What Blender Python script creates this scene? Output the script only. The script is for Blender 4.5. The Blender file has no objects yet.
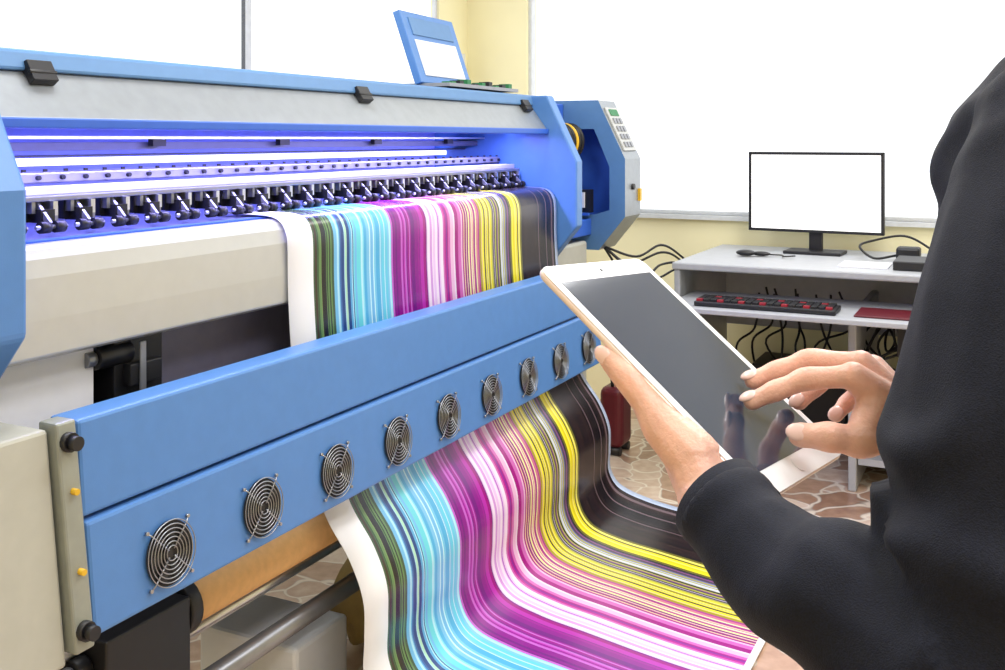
import bpy, bmesh, math, random
import numpy as np
from mathutils import Vector, Matrix, noise
random.seed(7)
scene=bpy.context.scene
COL=scene.collection
TH=math.atan2(.897,.442)
CT,ST=math.cos(TH),math.sin(TH)
# room/printer frame: s runs along the printer, D away from its front, z up
def F(p):
    s,D,z=p
    return Vector((CT*s-ST*D, ST*s+CT*D, z))
def I(p): return Vector(p)

# ---------------------------------------------------------------- materials
def lin(c):
    return tuple(((x/255)/12.92 if x/255<=.04045 else ((x/255+.055)/1.055)**2.4) for x in c)
MATS={}
def pm(name,rgb,rough=.5,metal=0,var=.06,scale=30,bump=0,bscale=200,emit=None,estr=0,sss=0,coat=0,sheen=0,spec=.5):
    if name in MATS: return MATS[name]
    m=bpy.data.materials.new(name); m.use_nodes=True
    nt=m.node_tree; b=nt.nodes['Principled BSDF']
    c=lin(rgb)
    tc=nt.nodes.new('ShaderNodeTexCoord')
    n=nt.nodes.new('ShaderNodeTexNoise'); n.inputs['Scale'].default_value=scale; n.inputs['Detail'].default_value=3
    nt.links.new(tc.outputs['Object'],n.inputs['Vector'])
    r=nt.nodes.new('ShaderNodeValToRGB')
    r.color_ramp.elements[0].position=.3; r.color_ramp.elements[1].position=.7
    r.color_ramp.elements[0].color=tuple(x*(1-var) for x in c)+(1,)
    r.color_ramp.elements[1].color=tuple(min(1,x*(1+var)) for x in c)+(1,)
    nt.links.new(n.outputs['Fac'],r.inputs['Fac']); nt.links.new(r.outputs['Color'],b.inputs['Base Color'])
    b.inputs['Roughness'].default_value=rough; b.inputs['Metallic'].default_value=metal
    b.inputs['Specular IOR Level'].default_value=spec
    if bump:
        n2=nt.nodes.new('ShaderNodeTexNoise'); n2.inputs['Scale'].default_value=bscale
        nt.links.new(tc.outputs['Object'],n2.inputs['Vector'])
        bp=nt.nodes.new('ShaderNodeBump'); bp.inputs['Strength'].default_value=bump; bp.inputs['Distance'].default_value=.002
        nt.links.new(n2.outputs['Fac'],bp.inputs['Height']); nt.links.new(bp.outputs['Normal'],b.inputs['Normal'])
    if emit:
        b.inputs['Emission Color'].default_value=lin(emit)+(1,); b.inputs['Emission Strength'].default_value=estr
    if sss:
        b.inputs['Subsurface Weight'].default_value=sss; b.inputs['Subsurface Radius'].default_value=(.012,.005,.003); b.inputs['Subsurface Scale'].default_value=1
    if coat: b.inputs['Coat Weight'].default_value=coat; b.inputs['Coat Roughness'].default_value=.05
    if sheen: b.inputs['Sheen Weight'].default_value=sheen; b.inputs['Sheen Roughness'].default_value=.4
    MATS[name]=m; return m
BLUE=pm('painted_blue',(82,130,194),.38,var=.03,bump=.08,bscale=600)
BLUED=pm('painted_blue_deep',(50,98,200),.45,var=.04)
BLUET=pm('painted_blue_top',(86,130,180),.45,var=.03)
HOOD=pm('hood_grey',(154,160,166),.36,.5,var=.05,bump=.1,bscale=700)
BEIGE=pm('apron_beige',(192,193,190),.33,.3,var=.02)
CREAM=pm('cream_panel',(178,178,168),.5,var=.03)
GREY=pm('metal_grey',(150,152,158),.35,.6)
ALU=pm('aluminium',(205,208,215),.28,.9)
CHROME=pm('chrome_wire',(170,173,180),.3,1)
DARK=pm('black_plastic',(22,22,26),.45)
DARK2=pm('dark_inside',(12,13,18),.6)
WHITE=pm('white_plastic',(228,230,234),.45,var=.02)
PAPER=pm('white_paper',(236,236,240),.5,var=.02)
KRAFT=pm('kraft_core',(225,178,120),.6,var=.06,scale=60)
PURP=pm('grey_purple_panel',(132,130,155),.5)
YWALL=pm('yellow_wall',(252,244,202),.8,var=.03,scale=3,bump=.1,bscale=80)
CEIL=pm('ceiling_white',(240,240,238),.9,var=.02,scale=4)
DESKM=pm('desk_laminate',(168,171,176),.42,var=.05)
REDM=pm('red_plastic',(150,30,45),.4)
MAROON=pm('maroon_shell',(92,18,32),.4)
CABLE=pm('cable_black',(18,18,20),.5)
SKIN=pm('skin',(234,184,164),.46,var=.10,scale=55,bump=.3,bscale=380,sss=.2)
NAIL=pm('nail',(242,204,194),.25,var=.03)
CLOTH=pm('navy_suit_cloth',(14,18,34),.72,var=.45,scale=700,bump=.3,bscale=1100,sheen=.04,spec=.25)
TROUS=pm('trouser_cloth',(24,24,30),.9)
HAIR=pm('dark_hair',(30,20,16),.5,var=.4,scale=80)
ROSE=pm('rose_aluminium',(240,218,210),.3,.25)
BEZEL=pm('tablet_white_glass',(243,243,244),.2,var=.01)
GLASS=pm('tablet_dark_glass',(46,58,76),.09,var=.03,scale=4,spec=.7)
LED=pm('led_strip',(190,190,255),.4,emit=(172,172,255),estr=4.5)
SCREEN=pm('lit_screen',(250,250,252),.3,emit=(255,255,255),estr=1.0)
GREEN=pm('circuit_green',(40,120,70),.5)
YEL=pm('yellow_plastic',(225,180,40),.4)

# ---------------------------------------------------------------- mesh helpers
def empty(name):
    o=bpy.data.objects.new(name,None); COL.objects.link(o); o.empty_display_size=.1; return o
class B:
    def __init__(s): s.v=[];s.f=[];s.m=[];s.sm=[]
    def add(s,vs,fs,mi=0,smooth=False):
        k=len(s.v); s.v+= [tuple(x) for x in vs]
        for f in fs: s.f.append([i+k for i in f]); s.m.append(mi); s.sm.append(smooth)
        return s
    def box(s,x0,x1,y0,y1,z0,z1,mi=0):
        vs=[(x,y,z) for x in(x0,x1) for y in(y0,y1) for z in(z0,z1)]
        return s.add(vs,[(0,1,3,2),(4,6,7,5),(0,4,5,1),(2,3,7,6),(0,2,6,4),(1,5,7,3)],mi)
    def obox(s,c,ax,ay,az,mi=0):
        c=Vector(c);ax=Vector(ax);ay=Vector(ay);az=Vector(az)
        vs=[c+ax*i+ay*j+az*k for i in(-1,1) for j in(-1,1) for k in(-1,1)]
        return s.add(vs,[(0,1,3,2),(4,6,7,5),(0,4,5,1),(2,3,7,6),(0,2,6,4),(1,5,7,3)],mi)
    def prism(s,prof,x0,x1,mi=0):
        n=len(prof); vs=[(x0,)+tuple(p) for p in prof]+[(x1,)+tuple(p) for p in prof]
        fs=[(i,(i+1)%n,n+(i+1)%n,n+i) for i in range(n)]+[tuple(range(n)),tuple(range(2*n-1,n-1,-1))]
        return s.add(vs,fs,mi)
    def tube(s,pts,r,mi=0,n=10,closed=False,cap=True):
        pts=[Vector(p) for p in pts]; k=len(pts); rs=r if isinstance(r,(list,tuple)) else [r]*k
        vs=[];prev=None
        for i,p in enumerate(pts):
            if closed: t=(pts[(i+1)%k]-pts[i-1]).normalized()
            else: t=(pts[min(i+1,k-1)]-pts[max(i-1,0)]).normalized()
            a=prev if prev is not None else (Vector((0,0,1)) if abs(t.z)<.9 else Vector((1,0,0)))
            a=(a-t*a.dot(t)).normalized(); b=t.cross(a); prev=a
            for j in range(n):
                q=2*math.pi*j/n; vs.append(p+(a*math.cos(q)+b*math.sin(q))*rs[i])
        fs=[]
        for i in range(k if closed else k-1):
            for j in range(n):
                i2=(i+1)%k
                fs.append((i*n+j,i*n+(j+1)%n,i2*n+(j+1)%n,i2*n+j))
        s.add(vs,fs,mi,True)
        if cap and not closed:
            k0=len(s.v)-k*n
            s.f.append([k0+j for j in range(n)]);s.m.append(mi);s.sm.append(False)
            s.f.append([k0+(k-1)*n+j for j in range(n)]);s.m.append(mi);s.sm.append(False)
        return s
    def sphere(s,c,r,mi=0,seg=16,rings=10,scl=(1,1,1),rot=None):
        c=Vector(c);vs=[c+_r(Vector((0,0,r*scl[2])),rot)];fs=[]
        for i in range(1,rings):
            th=math.pi*i/rings
            for j in range(seg):
                ph=2*math.pi*j/seg
                vs.append(c+_r(Vector((r*scl[0]*math.sin(th)*math.cos(ph),r*scl[1]*math.sin(th)*math.sin(ph),r*scl[2]*math.cos(th))),rot))
        vs.append(c+_r(Vector((0,0,-r*scl[2])),rot))
        for j in range(seg): fs.append((0,1+j,1+(j+1)%seg))
        for i in range(rings-2):
            for j in range(seg):
                a=1+i*seg+j;b=1+i*seg+(j+1)%seg; fs.append((a,a+seg,b+seg,b))
        L=len(vs)-1;k=1+(rings-2)*seg
        for j in range(seg): fs.append((L,k+(j+1)%seg,k+j))
        return s.add(vs,fs,mi,True)
    def make(s,name,mats,parent=None,fr=F,bevel=0,seg=2):
        me=bpy.data.meshes.new(name)
        me.from_pydata([tuple(fr(v)) for v in s.v],[],s.f)
        if not isinstance(mats,(list,tuple)): mats=[mats]
        for m in mats: me.materials.append(m)
        for p,mi,sm in zip(me.polygons,s.m,s.sm): p.material_index=mi; p.use_smooth=sm
        bm=bmesh.new();bm.from_mesh(me);bmesh.ops.recalc_face_normals(bm,faces=bm.faces);bm.to_mesh(me);bm.free()
        o=bpy.data.objects.new(name,me);COL.objects.link(o)
        if parent: o.parent=parent
        if bevel:
            md=o.modifiers.new('bevel','BEVEL');md.width=bevel;md.segments=seg;md.limit_method='ANGLE';md.angle_limit=math.radians(35);md.harden_normals=False
        return o
def _r(v,rot): return rot@v if rot is not None else v
def catmull(P,n=8):
    P=[np.array(p,float) for p in P]; P=[2*P[0]-P[1]]+P+[2*P[-1]-P[-2]]; out=[]
    for i in range(1,len(P)-2):
        for k in range(n):
            t=k/n
            out.append(.5*((2*P[i])+(-P[i-1]+P[i+1])*t+(2*P[i-1]-5*P[i]+4*P[i+1]-P[i+2])*t*t+(-P[i-1]+3*P[i]-3*P[i+1]+P[i+2])*t**3))
    out.append(P[-2]); return out

# ---------------------------------------------------------------- room
S0,S1,DL,DR,ZC=-1.6,4.85,2.6,-2.6,2.75
fl=B().box(S0-.12,S1+.12,DR-.12,DL+.12,-.1,0)
mf=bpy.data.materials.new('crazy_stone_tile');mf.use_nodes=True;nt=mf.node_tree;b=nt.nodes['Principled BSDF']
tc=nt.nodes.new('ShaderNodeTexCoord')
wn=nt.nodes.new('ShaderNodeTexNoise');wn.inputs['Scale'].default_value=3.5
vm=nt.nodes.new('ShaderNodeVectorMath');vm.operation='MULTIPLY_ADD';vm.inputs[1].default_value=(.35,.35,.35)
nt.links.new(tc.outputs['Object'],wn.inputs['Vector']);nt.links.new(wn.outputs['Color'],vm.inputs[0]);nt.links.new(tc.outputs['Object'],vm.inputs[2])
v1=nt.nodes.new('ShaderNodeTexVoronoi');v1.feature='DISTANCE_TO_EDGE';v1.inputs['Scale'].default_value=6.5
v2=nt.nodes.new('ShaderNodeTexVoronoi');v2.inputs['Scale'].default_value=6.5
nz=nt.nodes.new('ShaderNodeTexNoise');nz.inputs['Scale'].default_value=22;nz.inputs['Detail'].default_value=6
for v in(v1,v2): nt.links.new(vm.outputs[0],v.inputs['Vector'])
nt.links.new(tc.outputs['Object'],nz.inputs['Vector'])
r1=nt.nodes.new('ShaderNodeValToRGB');r1.color_ramp.elements[0].position=.02;r1.color_ramp.elements[1].position=.07
r1.color_ramp.elements[0].color=lin((245,235,220))+(1,);r1.color_ramp.elements[1].color=(0,0,0,1)
r2=nt.nodes.new('ShaderNodeValToRGB');e=r2.color_ramp.elements
e[0].color=lin((155,120,100))+(1,);e[1].color=lin((226,206,188))+(1,);x=e.new(.5);x.color=lin((194,160,136))+(1,)
sp=nt.nodes.new('ShaderNodeSeparateColor');nt.links.new(v2.outputs['Color'],sp.inputs[0])
mx=nt.nodes.new('ShaderNodeMath');mx.operation='ADD';mm=nt.nodes.new('ShaderNodeMath');mm.operation='MULTIPLY_ADD';mm.inputs[1].default_value=.9;mm.inputs[2].default_value=-.45
nt.links.new(nz.outputs['Fac'],mm.inputs[0]);nt.links.new(sp.outputs[0],mx.inputs[0]);nt.links.new(mm.outputs[0],mx.inputs[1]);nt.links.new(mx.outputs[0],r2.inputs['Fac'])
nt.links.new(v1.outputs['Distance'],r1.inputs['Fac'])
ml=nt.nodes.new('ShaderNodeMix');ml.data_type='RGBA';ml.blend_type='LIGHTEN';ml.inputs[0].default_value=.75
nt.links.new(r1.outputs['Color'],ml.inputs[7]);nt.links.new(r2.outputs['Color'],ml.inputs[6]);nt.links.new(ml.outputs[2],b.inputs['Base Color'])
b.inputs['Roughness'].default_value=.3
fl.make('floor',mf)
B().box(S0-.12,S1+.12,DR-.12,DL+.12,ZC,ZC+.1).make('ceiling',CEIL)
WZ0,WZ1=.937,2.5
def wall_open(name,axis,pos,a0,a1,o0,o1,th=.12,z0=WZ0,z1=WZ1):
    q=B()
    def bx(p0,p1,za,zb):
        if axis=='s': q.box(pos,pos+th,p0,p1,za,zb)
        else: q.box(p0,p1,pos,pos+th,za,zb)
    bx(a0,a1,0,z0);bx(a0,a1,z1,ZC);bx(a0,o0,z0,z1);bx(o1,a1,z0,z1)
    q.make(name,YWALL)
wall_open('wall_back','s',S1,DR,DL,-2.3,2.25)
wall_open('wall_left','D',DL,S0,S1,.6,4.55,th=.05)
B().box(S0,S1,DR-.12,DR,0,ZC).make('wall_right',YWALL)
B().box(S0-.12,S0,DR,DL,0,ZC).make('wall_front',YWALL)
FR=pm('window_frame_alu',(214,217,220),.4,.1)
FRD=pm('window_gasket',(95,98,104),.5)
w=B();t=.018
w.box(S1+.02,S1+.07,2.25-t,2.25,WZ0,WZ1).box(S1+.02,S1+.07,-2.3,-2.3+t,WZ0,WZ1).box(S1+.02,S1+.07,-2.3,2.25,WZ0,WZ0+t).box(S1+.02,S1+.07,-2.3,2.25,WZ1-t,WZ1).box(S1+.02,S1+.07,-1.0,-.95,WZ0,WZ1)
w.box(S1-.03,S1+.03,-2.3,2.25,WZ0-.02,WZ0)
w.make('window_1',FR)
w=B()
w.box(.6,4.55,DL+.01,DL+.03,WZ0,WZ0+t).box(.6,4.55,DL+.01,DL+.03,WZ1-t,WZ1).box(4.55-t,4.55,DL+.01,DL+.03,WZ0,WZ1).box(.6,.6+t,DL+.01,DL+.03,WZ0,WZ1)
w.box(3.08,3.12,DL+.005,DL+.012,WZ0,WZ1).box(3.062,3.078,DL+.0,DL+.006,WZ0,WZ1,1)
w.make('window_2',[FR,FRD])

# ---------------------------------------------------------------- printer
PR=empty('large_format_printer')
CAP=[(1.36,1.2215),(1.473,1.454),(2.0,1.454),(2.0,.86),(1.47,.86),(1.36,.995)]
B().prism(CAP,.50,1.107).make('left_end_housing',BLUE,PR,bevel=.008)
B().prism(CAP,3.345,3.40).make('right_frame_plate',BLUE,PR,bevel=.006)
q=B()
inn=[(1.425,1.19),(1.49,1.34),(1.88,1.34),(1.88,1.0),(1.49,1.0),(1.425,1.02)]
n=6
vs=[(3.845,)+p for p in CAP]+[(3.845,)+p for p in inn]+[(4.03,)+p for p in CAP]+[(3.99,)+p for p in inn]
fs=[]
for i in range(n):
    j=(i+1)%n
    fs+=[(i,j,n+j,n+i),(i,j,2*n+j,2*n+i),(n+i,n+j,3*n+j,3*n+i)]
fs+=[tuple(range(2*n,3*n)),tuple(range(3*n,4*n))]
mi=[0,2,1]*n+[0,1]
q.v+=vs
for f,m_ in zip(fs,mi): q.f.append(list(f));q.m.append(m_);q.sm.append(False)
q.make('right_end_housing',[BLUET,BLUED,HOOD],PR)
B().box(3.40,3.845,1.62,2.0,.95,1.44).box(3.40,3.845,1.50,1.62,.92,.985).make('housing_link',BLUED,PR,bevel=.005)
q=B()
ring=[(3.80,1.575+.055*math.cos(a),1.29+.065*math.sin(a)) for a in np.linspace(0,2*math.pi,28,endpoint=False)]
for kk in range(5):
    q.tube([(p[0]-.014*kk,p[1]+.006*kk,p[2]) for p in ring],.0085,1 if kk==2 else 0,8,closed=True)
q.make('coiled_cables',[CABLE,YEL],PR)
q=B().box(3.80,3.84,1.49,1.60,1.01,1.10,0).box(3.79,3.80,1.51,1.54,1.03,1.09,1).box(3.79,3.80,1.55,1.58,1.02,1.07,1).box(3.78,3.80,1.49,1.60,1.0,1.01,2)
q.make('capping_station',[DARK,WHITE,BLUED],PR)
nrm=Vector((0,-(1.454-1.2215),1.473-1.36)).normalized(); up=Vector((0,1.473-1.36,1.454-1.2215)).normalized()
q=B(); c0=Vector((3.937,(1.36+1.473)/2,(1.2215+1.454)/2))+nrm*.004
q.obox(c0,(.07,0,0),up*.095,nrm*.003,0)
for r_ in range(4):
    for c_ in range(3): q.obox(c0+Vector((-.035+.035*c_,0,0))+up*(-.07+.035*r_)+nrm*.005,(.011,0,0),up*.011,nrm*.003,1)
q.obox(c0+up*.072+nrm*.004,(.045,0,0),up*.014,nrm*.002,2)
q.make('control_panel',[BEIGE,GREY,GREEN],PR)
B().box(4.0,4.02,1.35,1.36,1.05,1.10).tube([(3.93,1.35,1.11),(3.93,1.362,1.11)],.012,1).make('housing_switch',[YEL,DARK],PR)
hs0,hs1=1.107,3.345
B().prism([(1.472,1.334),(1.535,1.418),(1.60,1.418),(1.54,1.334)],hs0,hs1).make('hood_cover',HOOD,PR,bevel=.004)
B().prism([(1.465,1.318),(1.465,1.336),(1.54,1.336),(1.54,1.318)],hs0,hs1).make('hood_lip',BLUED,PR,bevel=.003)
B().prism([(1.525,1.418),(1.535,1.455),(1.60,1.462),(1.95,1.462),(1.95,1.418)],hs0-.6,hs1+.04).make('top_rail',BLUET,PR,bevel=.006)
q=B()
for sc in(1.262,2.262,3.27):
    q.obox((sc,1.527,1.424),(.026,0,0),(0,.006,.010),(0,.010,-.004),0)
    q.obox((sc,1.516,1.408),(.026,0,0),(0,.007,.010),(0,.007,-.005),0)
    q.tube([(sc-.028,1.514,1.416),(sc+.028,1.514,1.416)],.005,0,8)
q.make('hood_hinges',DARK,PR,bevel=.002)
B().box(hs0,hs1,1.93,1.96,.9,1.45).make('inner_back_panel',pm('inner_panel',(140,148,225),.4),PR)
B().box(hs0,hs1,1.75,1.85,1.276,1.293,0).box(hs0,hs1,1.72,1.85,1.300,1.306,1).box(hs0,hs1,1.80,1.85,1.262,1.266,0).make('upper_rail',[pm('rail_blue_grey',(95,98,125),.4,.4),ALU],PR)  # upper rail bars in a darker blue-grey than the carriage rail
B().box(hs0,hs1,1.66,1.74,1.215,1.236).make('carriage_rail',pm('rail_beige',(150,150,156),.35,.4),PR,bevel=.003)
q=B()
for i in range(40): q.tube([(hs0+.04+i*.056,1.652,1.226),(hs0+.04+i*.056,1.662,1.226)],.0045,0,8)
for i in range(5): q.box(hs0+.18+i*.45,hs0+.22+i*.45,1.73,1.745,1.284,1.300,0)
for i in range(46): q.box(hs0+.03+i*.048,hs0+.038+i*.048,1.648,1.652,1.238,1.243,0)
q.make('rail_screws',DARK,PR)
q=B().box(hs0,hs1,1.60,1.65,1.196,1.211,0).box(hs0,hs1,1.58,1.60,1.186,1.196,1)
q.make('guide_strip',[pm('guide_grey_white',(205,207,218),.4),GREY],PR,bevel=.002)
B().box(hs0,hs1,1.88,1.91,1.242,1.258,0).box(hs0,hs1,1.60,1.63,1.322,1.332,0).make('led_strips',LED,PR)
q=B();N=26
for i in range(N):
    s_=hs0+.04+i*(hs1-hs0-.08)/(N-1)
    q.box(s_-.026,s_+.026,1.60,1.63,1.150,1.194,0)
    q.box(s_-.014,s_+.016,1.57,1.61,1.148,1.172,0)
    q.box(s_+.014,s_+.024,1.572,1.60,1.160,1.186,2)
    q.prism([(1.600,1.186),(1.590,1.188),(1.552,1.150),(1.560,1.143)],s_-.010,s_-.004,1)
    q.tube([(s_-.026,1.56,1.141),(s_-.006,1.56,1.141)],.011,0,12)
    q.tube([(s_+.006,1.56,1.141),(s_+.026,1.56,1.141)],.011,0,12)
    q.tube([(s_-.034,1.56,1.141),(s_+.034,1.56,1.141)],.004,2,8)
    q.box(s_-.022,s_-.014,1.585,1.60,1.165,1.190,1)
    q.box(s_+.028,s_+.040,1.59,1.605,1.135,1.176,1)
q.make('pinch_rollers',[DARK,GREY,ALU],PR)
B().box(hs0,hs1,1.53,1.93,1.095,1.124,0).box(hs0,hs1,1.505,1.53,1.10,1.1245,1).make('platen',[pm('platen_steel',(150,155,185),.3,.8),BLUED],PR)
AP=[(1.51,1.095),(1.51,1.121),(1.48,1.121),(1.462,1.115),(1.450,1.10),(1.443,1.07),(1.440,1.0),(1.440,.938),(1.46,.930),(1.60,.930),(1.60,1.095)]
o=B().prism(AP,hs0,hs1).make('front_apron',BEIGE,PR,bevel=.004)
B().box(hs0,hs1,1.60,2.0,.86,1.095).make('body_beam',GREY,PR)
B().box(.55,1.05,1.5,1.9,.0,.88).box(3.42,3.8,1.5,1.9,0,.9).make('stand_legs',CREAM,PR,bevel=.01)
B().box(1.05,3.42,1.72,1.78,.25,.42).make('stand_crossbar',BLUE,PR)
B().box(1.05,1.36,1.50,1.515,.62,.93,0).make('white_guard',PAPER,PR)
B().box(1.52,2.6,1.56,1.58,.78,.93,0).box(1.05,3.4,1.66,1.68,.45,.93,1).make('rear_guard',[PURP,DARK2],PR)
q=B().box(1.40,1.52,1.49,1.56,.74,.93,0).tube([(1.36,1.5,.90),(1.44,1.5,.90)],.022,0,14).tube([(1.34,1.5,.90),(1.36,1.5,.90)],.014,1,12).tube([(1.38,1.47,.80),(1.54,1.47,.80)],.02,0,12).box(1.42,1.5,1.47,1.49,.84,.88,0).box(1.44,1.455,1.465,1.47,.75,.92,1)
q.make('feed_roller_bracket',[DARK,GREY],PR,bevel=.002)
bs0,bs1=1.152,3.36
B().prism([(1.305,.862),(1.293,.712),(1.33,.712),(1.37,.862)],bs0,bs1).make('dryer_upper_panel',BLUE,PR,bevel=.006)
B().prism([(1.286,.706),(1.268,.531),(1.36,.531),(1.37,.706)],bs0,bs1).make('dryer_fan_panel',BLUE,PR,bevel=.006)
q=B().prism([(1.305,.866),(1.262,.522),(1.33,.522),(1.345,.866)],bs0-.040,bs0-.003,0)
q.make('dryer_bracket',pm('bracket_grey',(152,156,148),.45,.3),PR,bevel=.004)
q=B()
for (s_,z_,m_) in((1.130,.835,0),(1.130,.553,0),(1.132,.76,1),(1.132,.64,1)):
    D0=1.262+.043*(z_-.522)/.344
    r_=.015 if m_==0 else .005
    q.tube([(s_,D0+.01,z_),(s_,D0-.010,z_)],r_,m_,14)
    if m_==0: q.tube([(s_,D0-.008,z_),(s_,D0-.024,z_)],r_*.75,0,14)
q.make('bracket_knobs',[DARK,YEL],PR)
B().prism([(1.318,.858),(1.276,.505),(1.5,.505),(1.5,.858)],.70,1.108).make('left_leg_panel',CREAM,PR,bevel=.006)
q=B()
fan_s=[1.314+.2393*i for i in range(9)]
pn=Vector((0,-1,.103)).normalized(); pu=Vector((0,.103,1)).normalized()
for s_ in fan_s:
    c=Vector((s_,1.275,.604))
    c=c+pn*.004
    def disc(R0,off,mi,n=32):
        vs=[c+pn*off]+[c+pn*off+(Vector((1,0,0))*math.cos(a)+pu*math.sin(a))*R0 for a in np.linspace(0,2*math.pi,n,endpoint=False)]
        q.add(vs,[(0,1+i,1+(i+1)%n) for i in range(n)],mi)
    disc(.053,0,0); disc(.017,.003,2,20)
    for kb in range(7):
        a=2*math.pi*kb/7
        p=[c+pn*.002+(Vector((1,0,0))*math.cos(a+d)+pu*math.sin(a+d))*R0 for (R0,d) in((.016,0),(.047,.35),(.047,.85),(.016,.7))]
        q.add(p,[(0,1,2,3)],1)
    for R0 in(.054,.047,.040,.033,.026,.019,.012):
        q.tube([c+pn*.006+(Vector((1,0,0))*math.cos(a)+pu*math.sin(a))*R0 for a in np.linspace(0,2*math.pi,36,endpoint=False)],.0010,3,6,closed=True)
    for kb in range(4):
        a=math.pi/4+kb*math.pi/2
        d=(Vector((1,0,0))*math.cos(a)+pu*math.sin(a))
        q.tube([c+pn*.0045+d*.008,c+pn*.0045+d*.056,c+pn*.001+d*.066],.0013,3,6)
        q.tube([c+d*.066-pn*.002,c+d*.066+pn*.003],.0032,3,10)
q.make('dryer_fans',[DARK2,pm('fan_blade',(34,36,42),.4),DARK,CHROME],PR)
q=B().tube([(1.50,1.42,.415),(3.35,1.42,.415)],.047,0,28)
q.make('brown_paper_roll',KRAFT,PR)
q=B().tube([(1.47,1.42,.415),(1.50,1.42,.415)],.056,0,24).box(1.27,1.47,1.37,1.50,.22,.45,0).tube([(1.24,1.42,.40),(1.27,1.42,.40)],.022,0,16).tube([(1.22,1.42,.40),(1.24,1.42,.40)],.014,1,16)
q.make('take_up_motor',[DARK,GREY],PR,bevel=.004)
q=B().tube([(1.3,1.50,.30),(3.4,1.50,.30)],.014,0,14).tube([(1.3,1.42,.235),(3.4,1.42,.235)],.022,1,16).tube([(1.0,1.46,.44),(1.27,1.46,.44)],.035,2,16)
q.make('tension_tubes',[ALU,GREY,WHITE],PR)

# ---------------------------------------------------------------- printed banner
path=[(1.63,1.131),(1.52,1.130),(1.48,1.127),(1.455,1.117),(1.440,1.095),(1.434,1.06),(1.432,.95),(1.42,.80),(1.39,.66),(1.34,.50),(1.27,.40),(1.235,.32),(1.232,.24),(1.232,.16),(1.19,.095),(1.09,.065),(.96,.048),(.82,.03),(.70,.018),(.57,.010)]
pp=catmull(path,7)
m0,m1=1.838,3.335
segs=[(1.838,1.93,[(238,239,245)]),
(1.93,2.01,[(40,70,45),(60,85,60),(25,30,45),(120,150,90),(95,130,80),(30,30,30),(200,215,220),(60,50,40)]),
(2.01,2.09,[(90,150,210),(60,100,160),(150,205,170),(170,220,238),(40,70,130),(110,180,225),(170,215,190),(90,165,215)]),
(2.09,2.26,[(100,200,228),(130,212,235),(175,228,242),(80,170,218),(120,190,230),(190,232,245),(60,120,190),(105,208,222),(110,180,228)]),
(2.26,2.44,[(150,20,142),(135,18,135),(178,40,168),(110,18,124),(190,95,198),(150,14,124),(120,30,130)]),
(2.44,2.53,[(205,150,218),(225,190,235),(150,60,185),(238,222,242),(165,40,155),(115,40,145)]),
(2.53,2.65,[(180,34,140),(200,100,180),(225,180,215),(155,24,124),(135,40,145),(232,212,236),(155,26,125)]),
(2.65,2.75,[(235,205,165),(235,225,205),(200,115,145),(170,60,140),(130,40,115),(235,228,160)]),
(2.75,2.83,[(240,226,60),(225,212,50),(245,238,140),(160,148,50),(80,75,55),(190,140,180)]),
(2.83,2.96,[(80,70,90),(205,210,228),(120,120,170),(45,40,55),(225,212,232),(150,80,145),(170,170,80)]),
(2.96,3.05,[(240,228,45),(225,208,35),(244,236,110),(110,105,45),(60,56,40)]),
(3.05,3.315,[(38,28,32),(30,24,29),(54,38,40),(34,28,34),(22,20,25),(42,30,36),(30,24,29),(108,92,100)]),
(3.315,3.336,[(190,205,235)])]
cols=[];edges=[m0]
rs=random.Random(4)
for a,b_,pal in segs:
    x=a;last=None
    wide=2.09<=a<2.6
    while x<b_-1e-6:
        wd=b_-a if len(pal)==1 else rs.choice([.003,.005,.008,.012,.018] if wide else [.0025,.004,.006,.008,.012])
        x2=min(b_,x+wd)
        if b_-x2<.003: x2=b_
        c=rs.choice(pal)
        while c==last and len(pal)>1: c=rs.choice(pal)
        last=c;cols.append(c);edges.append(x2);x=x2
def banner(name):
    bm_v=[];bm_f=[];fc=[]
    rows=len(pp)
    for i,(D_,z_) in enumerate(pp):
        tt=i/(rows-1)
        for e_ in edges:
            f_=(e_-m0)/(m1-m0)
            fl_=max(0,(tt-.62)/.38)
            rip=.007*math.sin(f_*9+tt*5)*min(1,fl_*3)*max(.0,1-fl_*.7)
            curl=.035*max(0,(f_-.86)/.14)**2*min(1,fl_*3)*(1-.6*fl_)
            bm_v.append((e_,D_+rip*.5-.0,max(.004,z_+rip+curl)))
    ne=len(edges)
    for i in range(rows-1):
        for j in range(ne-1):
            bm_f.append((i*ne+j,i*ne+j+1,(i+1)*ne+j+1,(i+1)*ne+j)); 
            c=cols[j]
            if pp[i][0]<.60: c=(243,244,248)
            fc.append(c)
    me=bpy.data.meshes.new(name);me.from_pydata([tuple(F(v)) for v in bm_v],[],bm_f)
    at=me.color_attributes.new('stripe','FLOAT_COLOR','CORNER')
    data=np.zeros((len(me.loops),4),dtype=np.float32)
    for p,c in zip(me.polygons,fc):
        L=lin(c)+(1,)
        for li in p.loop_indices: data[li]=L
        p.use_smooth=True
    at.data.foreach_set('color',data.ravel())
    m=bpy.data.materials.new('printed_vinyl');m.use_nodes=True;nt=m.node_tree;b=nt.nodes['Principled BSDF']
    an=nt.nodes.new('ShaderNodeAttribute');an.attribute_name='stripe';nt.links.new(an.outputs['Color'],b.inputs['Base Color'])
    b.inputs['Roughness'].default_value=.26
    me.materials.append(m)
    o=bpy.data.objects.new(name,me);COL.objects.link(o)
    sd=o.modifiers.new('solid','SOLIDIFY');sd.thickness=.001;sd.offset=0
    return o
banner('printed_striped_banner')

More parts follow.
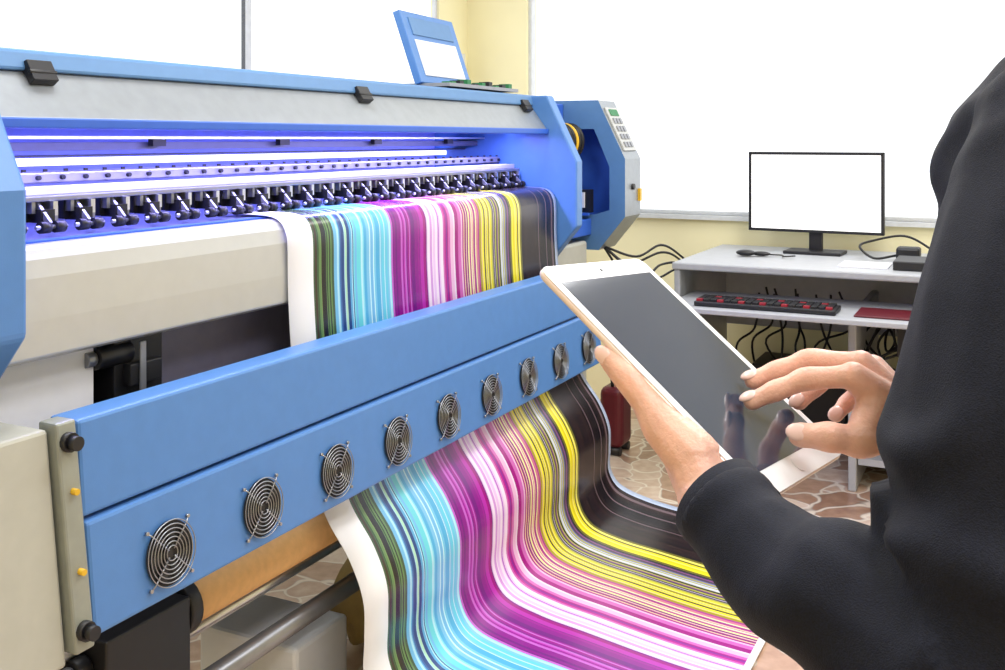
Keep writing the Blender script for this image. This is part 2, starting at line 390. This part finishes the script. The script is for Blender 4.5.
# ---------------------------------------------------------------- box with open lid on top of printer
L=empty('open_control_box')
q=B()
c=Vector((2.94,1.69,1.588)); ax=Vector((1,.05,0)).normalized(); uu=Vector((-.16,.28,.95)).normalized(); uu=(uu-ax*uu.dot(ax)*.4).normalized();nn=ax.cross(uu).normalized()
q.obox(c,ax*.185,uu*.118,nn*.005,0)
for sg in(-1,1): q.obox(c+ax*.177*sg-nn*.008,ax*.009,uu*.118,nn*.012,0);q.obox(c+uu*.112*sg-nn*.008,ax*.185,uu*.007,nn*.012,0)
for sd_ in(-1,1):
    q.obox(c+nn*.0065*sd_-uu*.035,ax*.145,uu*.060,nn*.002,1)
    q.obox(c+nn*.0065*sd_+uu*.070,ax*.145,uu*.030,nn*.002,2)
q.make('lid',[BLUE,WHITE,BLUET],L,bevel=.002)
q=B().box(2.78,3.27,1.55,1.75,1.463,1.474,0)
for i in range(9): q.box(2.8+i*.05,2.825+i*.05,1.553,1.59,1.474,1.474+.005+.005*((i*7)%3),1+(i%2))
q.make('base',[GREY,GREEN,DARK],L)
B().box(4.60,4.72,DL-.06,DL,1.46,1.74).box(4.63,4.69,DL-.065,DL-.06,1.52,1.56).make('wall_switch_box',pm('switch_box',(225,225,218),.5),bevel=.004)

# ---------------------------------------------------------------- desk
DK=empty('computer_desk')
q=B().box(3.99,4.78,0.0,1.216,.782,.81,0)
q.box(4.0,4.76,1.185,1.21,0.0,.782,0).box(4.0,4.76,.0,.025,0,.782,0).box(3.99,4.70,.515,.545,0,.65,0)
q.box(4.74,4.76,.02,1.19,.45,.782,0)
q.make('frame',DESKM,DK,bevel=.006)
B().box(3.74,4.2,.03,1.18,.655,.675).make('keyboard_tray',DESKM,DK,bevel=.004)
B().box(4.0,4.7,.03,.51,.10,.125).make('lower_shelf',DESKM,DK)
KB=empty('computer_keyboard')
q=B().box(3.79,3.93,.56,1.07,.676,.694,0);
q.make('body',DARK,KB,bevel=.004)
q=B()
for r_ in range(5):
    for c_ in range(19):
        q.box(3.80+r_*.025,3.82+r_*.025,.573+c_*.026,.595+c_*.026,.694,.702,1 if (r_*5+c_*3)%9==0 else 0)
q.make('keys',[DARK,REDM],KB)
MO=empty('desktop_monitor')
mc=Vector((4.55,.758,0))
ax=Vector((.06,1,0)).normalized(); nn=Vector((-1,.06,0)).normalized(); zz=Vector((0,0,1))
q=B();hw,hh,cz=.283,.172,1.072
c=mc+zz*cz
q.obox(c-nn*.012,ax*hw,zz*hh,nn*.012,0)
for sg in(-1,1): q.obox(c+ax*sg*(hw-.006)+nn*.003,ax*.006,zz*hh,nn*.004,0); q.obox(c+zz*sg*(hh-.006)+nn*.003,ax*hw,zz*.006,nn*.004,0)
q.make('bezel',DARK,MO,bevel=.002)
B().obox(c+nn*.001,ax*(hw-.010),zz*(hh-.010),nn*.001).make('screen',SCREEN,MO)
q=B().obox(mc+zz*.865-nn*.03,ax*.028,zz*.05,nn*.012,0).obox(mc+zz*.817-nn*.01,ax*.12,zz*.007,nn*.07,0)
q.make('stand',DARK,MO,bevel=.004)
def cable(name,pts,r=.004,mat=CABLE,parent=None):
    return B().tube(catmull(pts,8),r,0,8).make(name,mat,parent)
AD=empty('power_adaptor')
B().box(4.42,4.50,.33,.42,.811,.865).make('brick',DARK,AD,bevel=.01)
cable('lead',[(4.45,.42,.83),(4.40,.50,.82),(4.44,.56,.86),(4.5,.52,.88),(4.56,.40,.90),(4.5,.30,.86),(4.45,.25,.82),(4.36,.2,.816)],.005,parent=AD)
B().box(4.10,4.32,.12,.40,.811,.845).make('black_book',DARK,bevel=.004)
B().box(4.12,4.3,.42,.60,.8105,.816).make('paper_sheets',PAPER)
B().box(3.80,4.0,.22,.50,.676,.682).make('red_folder',MAROON,bevel=.002)
MS=B();MS.sphere((4.33,1.0,.825),.026,0,16,10,(1.1,1.6,.5));MS.sphere((4.35,.94,.822),.02,0,12,8,(1,2,.5));MS.tube(catmull([(4.35,.92,.82),(4.38,.86,.816),(4.30,.84,.82),(4.34,.80,.82)],6),.003,0,6);MS.make('computer_mouse',DARK)
q=B().box(4.15,4.6,.08,.28,.126,.52,0).box(4.148,4.152,.10,.26,.40,.44,1).box(4.148,4.152,.10,.26,.46,.48,1);q.make('computer_tower',[DARK,GREY],DK,bevel=.006)
q=B()
rr=random.Random(3)
for i in range(26):
    a=(4.2+rr.uniform(-.1,.1),.06+rr.uniform(0,.42),.650)
    q.tube(catmull([a,(a[0],a[1]+rr.uniform(-.1,.1),.56),(a[0]-.08,a[1]+rr.uniform(-.12,.12),.44+rr.uniform(-.08,.05)),(a[0]-.02,a[1]+rr.uniform(-.1,.1),.52),(a[0]+.1,a[1]+rr.uniform(-.05,.05),.62)],7),.005,0,6)
for i in range(9):
    a=(4.5+rr.uniform(-.1,.1),.60+rr.uniform(0,.40),.650)
    q.tube(catmull([a,(a[0],a[1]+rr.uniform(-.05,.05),.50),(a[0]-.05,a[1]+rr.uniform(-.1,.1),.36+rr.uniform(-.08,.08)),(a[0]+.05,a[1]+rr.uniform(-.1,.1),.2),(a[0]+.1,a[1]+rr.uniform(-.05,.05),.05)],7),.005,0,6)
q.box(4.05,4.15,.12,.38,.50,.60,0).box(4.45,4.72,.62,1.0,.02,.34,0)
q.make('cable_bundle',CABLE,DK)
q=B()
for i,(dz,o_) in enumerate(((0,0),(.03,.03),(-.05,.05),(-.1,.02))):
    q.tube(catmull([(3.9,1.47,.87),(3.95,1.38-o_,.80+dz),(4.05,1.28,.84+dz),(4.2,1.25-o_*.2,.80+dz*.5),(4.4,1.245,.70+dz),(4.6,1.26,.62)],8),.005,0,6)
q.make('hanging_cables',CABLE,PR)
RB=empty('maroon_suitcase')
B().box(4.0,4.14,1.43,1.53,.03,.28).make('shell',MAROON,RB,bevel=.03,seg=4)
B().tube(catmull([(4.03,1.48,.28),(4.03,1.48,.33),(4.1,1.48,.33),(4.1,1.48,.28)],6),.007).make('handle',DARK,RB)
B().tube([(4.02,1.44,0.018),(4.02,1.52,0.018)],.018).tube([(4.12,1.44,.018),(4.12,1.52,.018)],.018).make('wheels',DARK,RB)
q=B();q.sphere((2.26,1.50,.13),.12,0,24,16,(1.1,.6,1));o=q.make('crumpled_paper_bag',pm('bag_kraft',(190,165,105),.7))
for v in o.data.vertices:
    d=noise.noise(v.co*14)*.03; v.co+=Vector((d,d*.6,d)); v.co.z=max(.002,v.co.z)
B().box(1.85,2.05,1.42,1.7,.0,.17).make('white_carton',WHITE,bevel=.01)

# ---------------------------------------------------------------- tablet
C=Vector((.1565,.8502,1.1174))
ex=Vector((.585,.809,-.05)).normalized(); ey=Vector((-.628,.4917,.603)); ey=(ey-ex*ey.dot(ex)).normalized(); ez=ex.cross(ey)
def T(p): return C+ex*p[0]+ey*p[1]+ez*p[2]
TB=empty('tablet_computer')
def rrect(w,h,r,n=8):
    out=[]
    for cx,cy,a0 in((w-r,h-r,0),(-w+r,h-r,90),(-w+r,-h+r,180),(w-r,-h+r,270)):
        for i in range(n+1):
            a=math.radians(a0+90*i/n); out.append((cx+r*math.cos(a),cy+r*math.sin(a)))
    return out
def slab(w,h,r,z0,z1,name,mat,bev=0):
    p=rrect(w,h,r);n=len(p);q=B()
    q.add([(x,y,z0) for x,y in p]+[(x,y,z1) for x,y in p],[tuple(range(n)),tuple(range(n,2*n))]+[(i,(i+1)%n,n+(i+1)%n,n+i) for i in range(n)])
    return q.make(name,mat,TB,fr=T,bevel=bev,seg=3)
slab(.0865,.1230,.011,-.0062,-.0002,'back_shell',ROSE,.0025)
slab(.0858,.1223,.010,-.0003,.0004,'front_glass',BEZEL)
slab(.0765,.1030,.001,.0004,.0007,'screen',GLASS)
q=B().tube([(0,-.112,.0004),(0,-.112,.0008)],.0065,0,24).tube([(0,.112,.0004),(0,.112,.0008)],.0018,1,12);q.make('home_button',[BEZEL,DARK],TB,fr=T)

# ---------------------------------------------------------------- person
PE=empty('person')
def blob(name,chains,vox,mat,smooth=6,step=.35,parent=PE,disp=None,cuts=()):
    bm=bmesh.new()
    for ch in chains:
        pts=[tuple(p)+(r,) for p,r in ch]
        cp=catmull(pts,6) if len(pts)>2 else [np.array(pts[0]),np.array(pts[1])]
        for a,b_ in zip(cp[:-1],cp[1:]):
            d=np.linalg.norm(b_[:3]-a[:3]); k=max(1,int(math.ceil(d/(min(a[3],b_[3])*step))))
            for i in range(k+1):
                p=a+(b_-a)*i/k
                if i==k and b_ is not cp[-1]: continue
                bmesh.ops.create_icosphere(bm,subdivisions=2,radius=float(p[3]),matrix=Matrix.Translation(Vector(p[:3])))
    me=bpy.data.meshes.new(name);bm.to_mesh(me);bm.free()
    o=bpy.data.objects.new(name,me);COL.objects.link(o)
    md=o.modifiers.new('r','REMESH');md.mode='VOXEL';md.voxel_size=vox;md.use_smooth_shade=True
    ms=o.modifiers.new('s','SMOOTH');ms.factor=.6;ms.iterations=smooth
    dg=bpy.context.evaluated_depsgraph_get();me2=bpy.data.meshes.new_from_object(o.evaluated_get(dg))
    o.modifiers.clear();o.data=me2
    me2.materials.clear();me2.materials.append(mat)
    if disp:
        n_=[v.normal.copy() for v in me2.vertices]
        for v,nn_ in zip(me2.vertices,n_): v.co+=nn_*disp(v.co)
    for (cp_,cd,rad) in cuts:   # flatten the sleeve end into a clean cuff opening
        cd=cd.normalized()
        for v in me2.vertices:
            r_=v.co-cp_
            if r_.length<rad:
                h=r_.dot(cd)
                if h>0: v.co-=cd*h
    for p in me2.polygons: p.use_smooth=True
    o.parent=parent
    return o
wr=Vector((.3181,.80,1.0782))
RH={'index':[(.2692,.795,1.1180),(.2369,.808,1.1126),(.2146,.815,1.1016),(.1972,.818,1.0929)],
'middle':[(.2840,.82,1.1217),(.2496,.84,1.1206),(.2244,.846,1.1104),(.2055,.849,1.1023)],
'ring':[(.3025,.845,1.1130),(.2814,.868,1.1063),(.2642,.875,1.0903),(.2501,.873,1.0782)],
'pinky':[(.3161,.862,1.0976),(.3040,.88,1.0866),(.2946,.885,1.0743),(.2836,.88,1.0653)],
'thumb':[(.2947,.787,1.0742),(.2677,.775,1.0739),(.2445,.775,1.0769),(.2260,.785,1.0755)]}
RH={k:[Vector(p) for p in v] for k,v in RH.items()}
RR={'index':(.0100,.0076),'middle':(.0102,.0078),'ring':(.0097,.0073),'pinky':(.0089,.0065),'thumb':(.0145,.0098)}
def knuck(pts,r0,r1):
    out=[];k=len(pts)
    for i in range(k):
        r=r0+(r1-r0)*i/(k-1)
        out.append((pts[i],r*(1.06 if 0<i<k-1 else 1)))
        if i<k-1: out.append((pts[i].lerp(pts[i+1],.5),(r+(r1-r0)*.5/(k-1))*.93))
    return out
ch=[]
for k_,p in RH.items():
    ch.append(knuck(p,*RR[k_]))
    if k_!='thumb': ch.append([(wr,.020),(wr.lerp(p[0],.5),.0155),(p[0],.0115)])
    else: ch.append([(wr,.020),(p[0],.0165)])
ch.append([(RH['thumb'][1],.0130),(wr.lerp(RH['index'][0],.6),.014)])
ch.append([(wr,.022),(wr+Vector((.06,.02,-.01)),.025)])
blob('right_hand',ch,.0015,SKIN,6)
wl=T((-.097,-.096,-.026))
LH={'index':[(-.035,-.01,-.032),(-.01,.03,-.032),(.01,.05,-.024),(.025,.065,-.0165)],
'middle':[(-.02,-.028,-.034),(.015,.01,-.036),(.037,.028,-.026),(.052,.04,-.0165)],
'ring':[(-.008,-.046,-.034),(.03,-.014,-.036),(.05,.002,-.026),(.065,.013,-.0165)],
'pinky':[(0,-.066,-.030),(.03,-.042,-.032),(.045,-.032,-.025),(.058,-.022,-.0155)]}
ch=[]
for k_,p in LH.items():
    p=[T(x) for x in p]; ch.append(knuck(p,*RR[k_])); ch.append([(wl,.021),(wl.lerp(p[0],.5),.018),(p[0],.013)])
th=[Vector((.1391,.752,1.0682)),Vector((.1200,.770,1.0870)),Vector((.0985,.787,1.1145)),Vector((.0815,.803,1.1315))]
ch.append([(wl,.020),(th[0],.020)]);ch.append([(th[0],.0210),(th[0].lerp(th[1],.5),.0190),(th[1],.0172),(th[1].lerp(th[2],.5),.0122),(th[2],.0118),(th[2].lerp(th[3],.5),.0106),(th[3],.0086)])
ch.append([(th[1],.015),(T((-.045,-.03,-.03)),.014)])
ch.append([(wl,.0235),(wl+Vector((.03,-.05,-.016)),.0235)])
blob('left_hand',ch,.0015,SKIN,5)
q=B()
def nail(tip,prev,up,r,w_=.0058,l_=.0078):
    d=(tip-prev).normalized(); u_=(up-d*up.dot(d)).normalized(); x_=d.cross(u_)
    R_=Matrix((x_,d,u_)).transposed()
    q.sphere(tip+u_*(r*.72)+d*.001,1,0,14,8,(w_,l_,.0028),R_)
for k_ in('index','middle','ring','pinky'):
    nail(RH[k_][3],RH[k_][2],ez+Vector((0,0,.3)),RR[k_][1])
nail(RH['thumb'][3],RH['thumb'][2],Vector((0,-.8,.5)),.0095,.007,.009)
nail(th[3],th[2],-ex-Vector((0,.6,0)),.0086,.0065,.0085)
q.make('nails',NAIL,PE,fr=I)
el=Vector((.266,.56,1.003));shl=Vector((.368,.66,1.295));shr=Vector((.58,.97,1.295));elr=Vector((.54,.90,1.04))
wrp=Vector((.1515,.720,1.047));wdir=Vector((-.024,.042,.022)).normalized()
A_f=(wrp-el).normalized();A_u=(shl-el).normalized()
def folds(co):
    w_=Vector((noise.noise(co*6),noise.noise(co*6+Vector((9,0,0))),noise.noise(co*6+Vector((0,9,0)))))
    d=noise.noise(co*5+w_*.4)*.006
    r_=co-el
    a_=r_.dot(A_f); u_=r_.dot(A_u)
    t_=a_ if a_>u_ else -u_
    k=abs(t_)
    amp=(.0060*math.exp(-((k-.07)/.11)**2)+.0020)*(.35+.65*abs(noise.noise(co*8+Vector((3,3,3))))*2.4)
    ph=t_*70+w_.x*8+r_.z*30*(1 if a_>u_ else 0)+r_.x*25
    sn=math.sin(ph)
    d+=amp*(sn if sn>0 else sn*.6)
    d+=noise.noise(Vector((co.x*22,co.y*22,co.z*30)))*.0012
    return d+.002
neck=Vector((.49,.825,1.40));ch_=[]
ch_.append([(wrp,.030),(Vector((.169,.68,1.033)),.036),(Vector((.208,.61,1.018)),.047),(el,.066)])
ch_.append([(el,.066),(Vector((.308,.605,1.15)),.076),(shl,.068)])
ch_.append([(Vector((.345,.81,1.075)),.036),(Vector((.44,.86,1.055)),.045),(elr,.055)])
ch_.append([(elr,.055),(Vector((.57,.95,1.17)),.062),(shr,.066)])
ch_.append([(shl,.064),(neck+Vector((-.02,-.03,-.04)),.06),(neck,.055)]);ch_.append([(shr,.066),(neck,.055)])
for off in(-1,0,1):
    a=Vector((.115,.155,0))*off*.62
    ch_.append([(Vector((.485,.82,1.27))+a,.105),(Vector((.50,.82,1.10))+a*.85,.10),(Vector((.51,.81,.95))+a*.8,.10),(Vector((.515,.81,.80))+a*.9,.11)])
jk=blob('jacket',ch_,.0045,CLOTH,8,disp=folds,cuts=[(wrp-wdir*.004,wdir,.06),(Vector((.335,.805,1.077)),Vector((-.095,-.05,.02)),.07)])
q=B().tube([wrp-wdir*.024,wrp-wdir*.012,wrp+wdir*.004],[.0335,.0335,.0335],0,40,cap=False)
o=q.make('cuff_hem',CLOTH,PE,fr=I);sd=o.modifiers.new('s','SOLIDIFY');sd.thickness=.0025;sd.offset=0
hip=Vector((.515,.81,.85))
side=Vector((.57,.82,0));fw=Vector((-.82,.57,0))
ch_=[]
for sg in(-1,1):
    h=hip+side*.09*sg
    ch_.append([(h,.10),(h+Vector((0,0,-.2))+fw*.01,.085),(h+Vector((0,0,-.40)),.062),(h+Vector((0,0,-.6))-fw*.01,.055),(h+Vector((0,0,-.78))-fw*.01,.048)])
ch_.append([(hip-side*.06,.10),(hip+side*.06,.10)])
blob('trousers',ch_,.009,TROUS,4)
ch_=[]
for sg in(-1,1):
    h=hip+side*.09*sg; h.z=.045
    ch_.append([(h-fw*.04,.042),(h+fw*.08,.04),(h+fw*.17,.032)])
blob('shoes',ch_,.006,DARK,4)
hc=Vector((.465,.842,1.56))
ch_=[[(neck,.052),(hc+Vector((.02,-.01,-.09)),.052)],[(hc+fw*.015+Vector((0,0,-.05)),.062),(hc+Vector((0,0,.03)),.078)],[(hc-fw*.035+Vector((0,0,.03)),.076),(hc+fw*.02+Vector((0,0,.035)),.074)],
[(hc+fw*.055+Vector((0,0,-.085)),.024),(hc+fw*.04+Vector((0,0,-.06)),.045)],
[(hc+fw*.085+Vector((0,0,.015)),.008),(hc+fw*.103+Vector((0,0,-.018)),.011)],
[(hc+fw*.086-side*.018+Vector((0,0,-.05)),.008),(hc+fw*.086+side*.018+Vector((0,0,-.05)),.008)]]
for sg in(-1,1): ch_.append([(hc+side*.078*sg+Vector((0,0,.015)),.012),(hc+side*.076*sg+Vector((0,0,-.015)),.009)])
blob('head',ch_,.003,SKIN,4)
q=B()
for sg in(-1,1):
    q.sphere(hc+fw*.078+side*.030*sg+Vector((0,0,.008)),.012,0,14,10)
    q.sphere(hc+fw*.088+side*.030*sg+Vector((0,0,.007)),.0045,1,10,8)
q.make('eyes',[WHITE,DARK],PE,fr=I)
ch_=[[(hc-fw*.045+Vector((0,0,.045)),.082),(hc+fw*.01+Vector((0,0,.062)),.076)],[(hc-fw*.05+Vector((0,0,.03)),.078),(hc-fw*.055+Vector((0,0,-.05)),.058)]]
for sg in(-1,1): ch_.append([(hc+side*.045*sg-fw*.02+Vector((0,0,.05)),.05),(hc+side*.05*sg-fw*.035+Vector((0,0,-.02)),.035)])
blob('hair',ch_,.004,HAIR,3,disp=lambda c:noise.noise(c*60)*.004)

# ---------------------------------------------------------------- light
wd=bpy.data.worlds.new('bright_overcast');scene.world=wd;wd.use_nodes=True
wd.node_tree.nodes['Background'].inputs[0].default_value=(.96,.98,1,1);wd.node_tree.nodes['Background'].inputs[1].default_value=1.55
def area(name,loc,rot,sx,sy,e,c=(1,1,1)):
    l=bpy.data.lights.new(name,'AREA');l.shape='RECTANGLE';l.size=sx;l.size_y=sy;l.energy=e;l.color=c
    o=bpy.data.objects.new(name,l);COL.objects.link(o);o.location=F(loc);o.rotation_euler=rot;return o
for i,(s_,D_) in enumerate(((.3,-.6),(2.2,.1),(3.9,.3),(1.3,1.5))):  # unseen area lights added under the ceiling to brighten the room
    area('added_ceiling_fill',(s_,D_,2.7),(0,0,TH),1.3,.5,33,(1,1,1))
area('hood_led_light',(2.22,1.575,1.315),(0,0,TH),2.1,.04,15,(.42,.38,1))
cam=bpy.data.cameras.new('camera');co=bpy.data.objects.new('camera',cam);COL.objects.link(co)
co.location=(0,0,1.3);co.rotation_euler=(math.pi/2,0,0);cam.sensor_width=36;cam.lens=1035/1005*36;cam.shift_y=-196/1005;cam.clip_start=.02
scene.camera=co
scene.view_settings.view_transform='Standard'
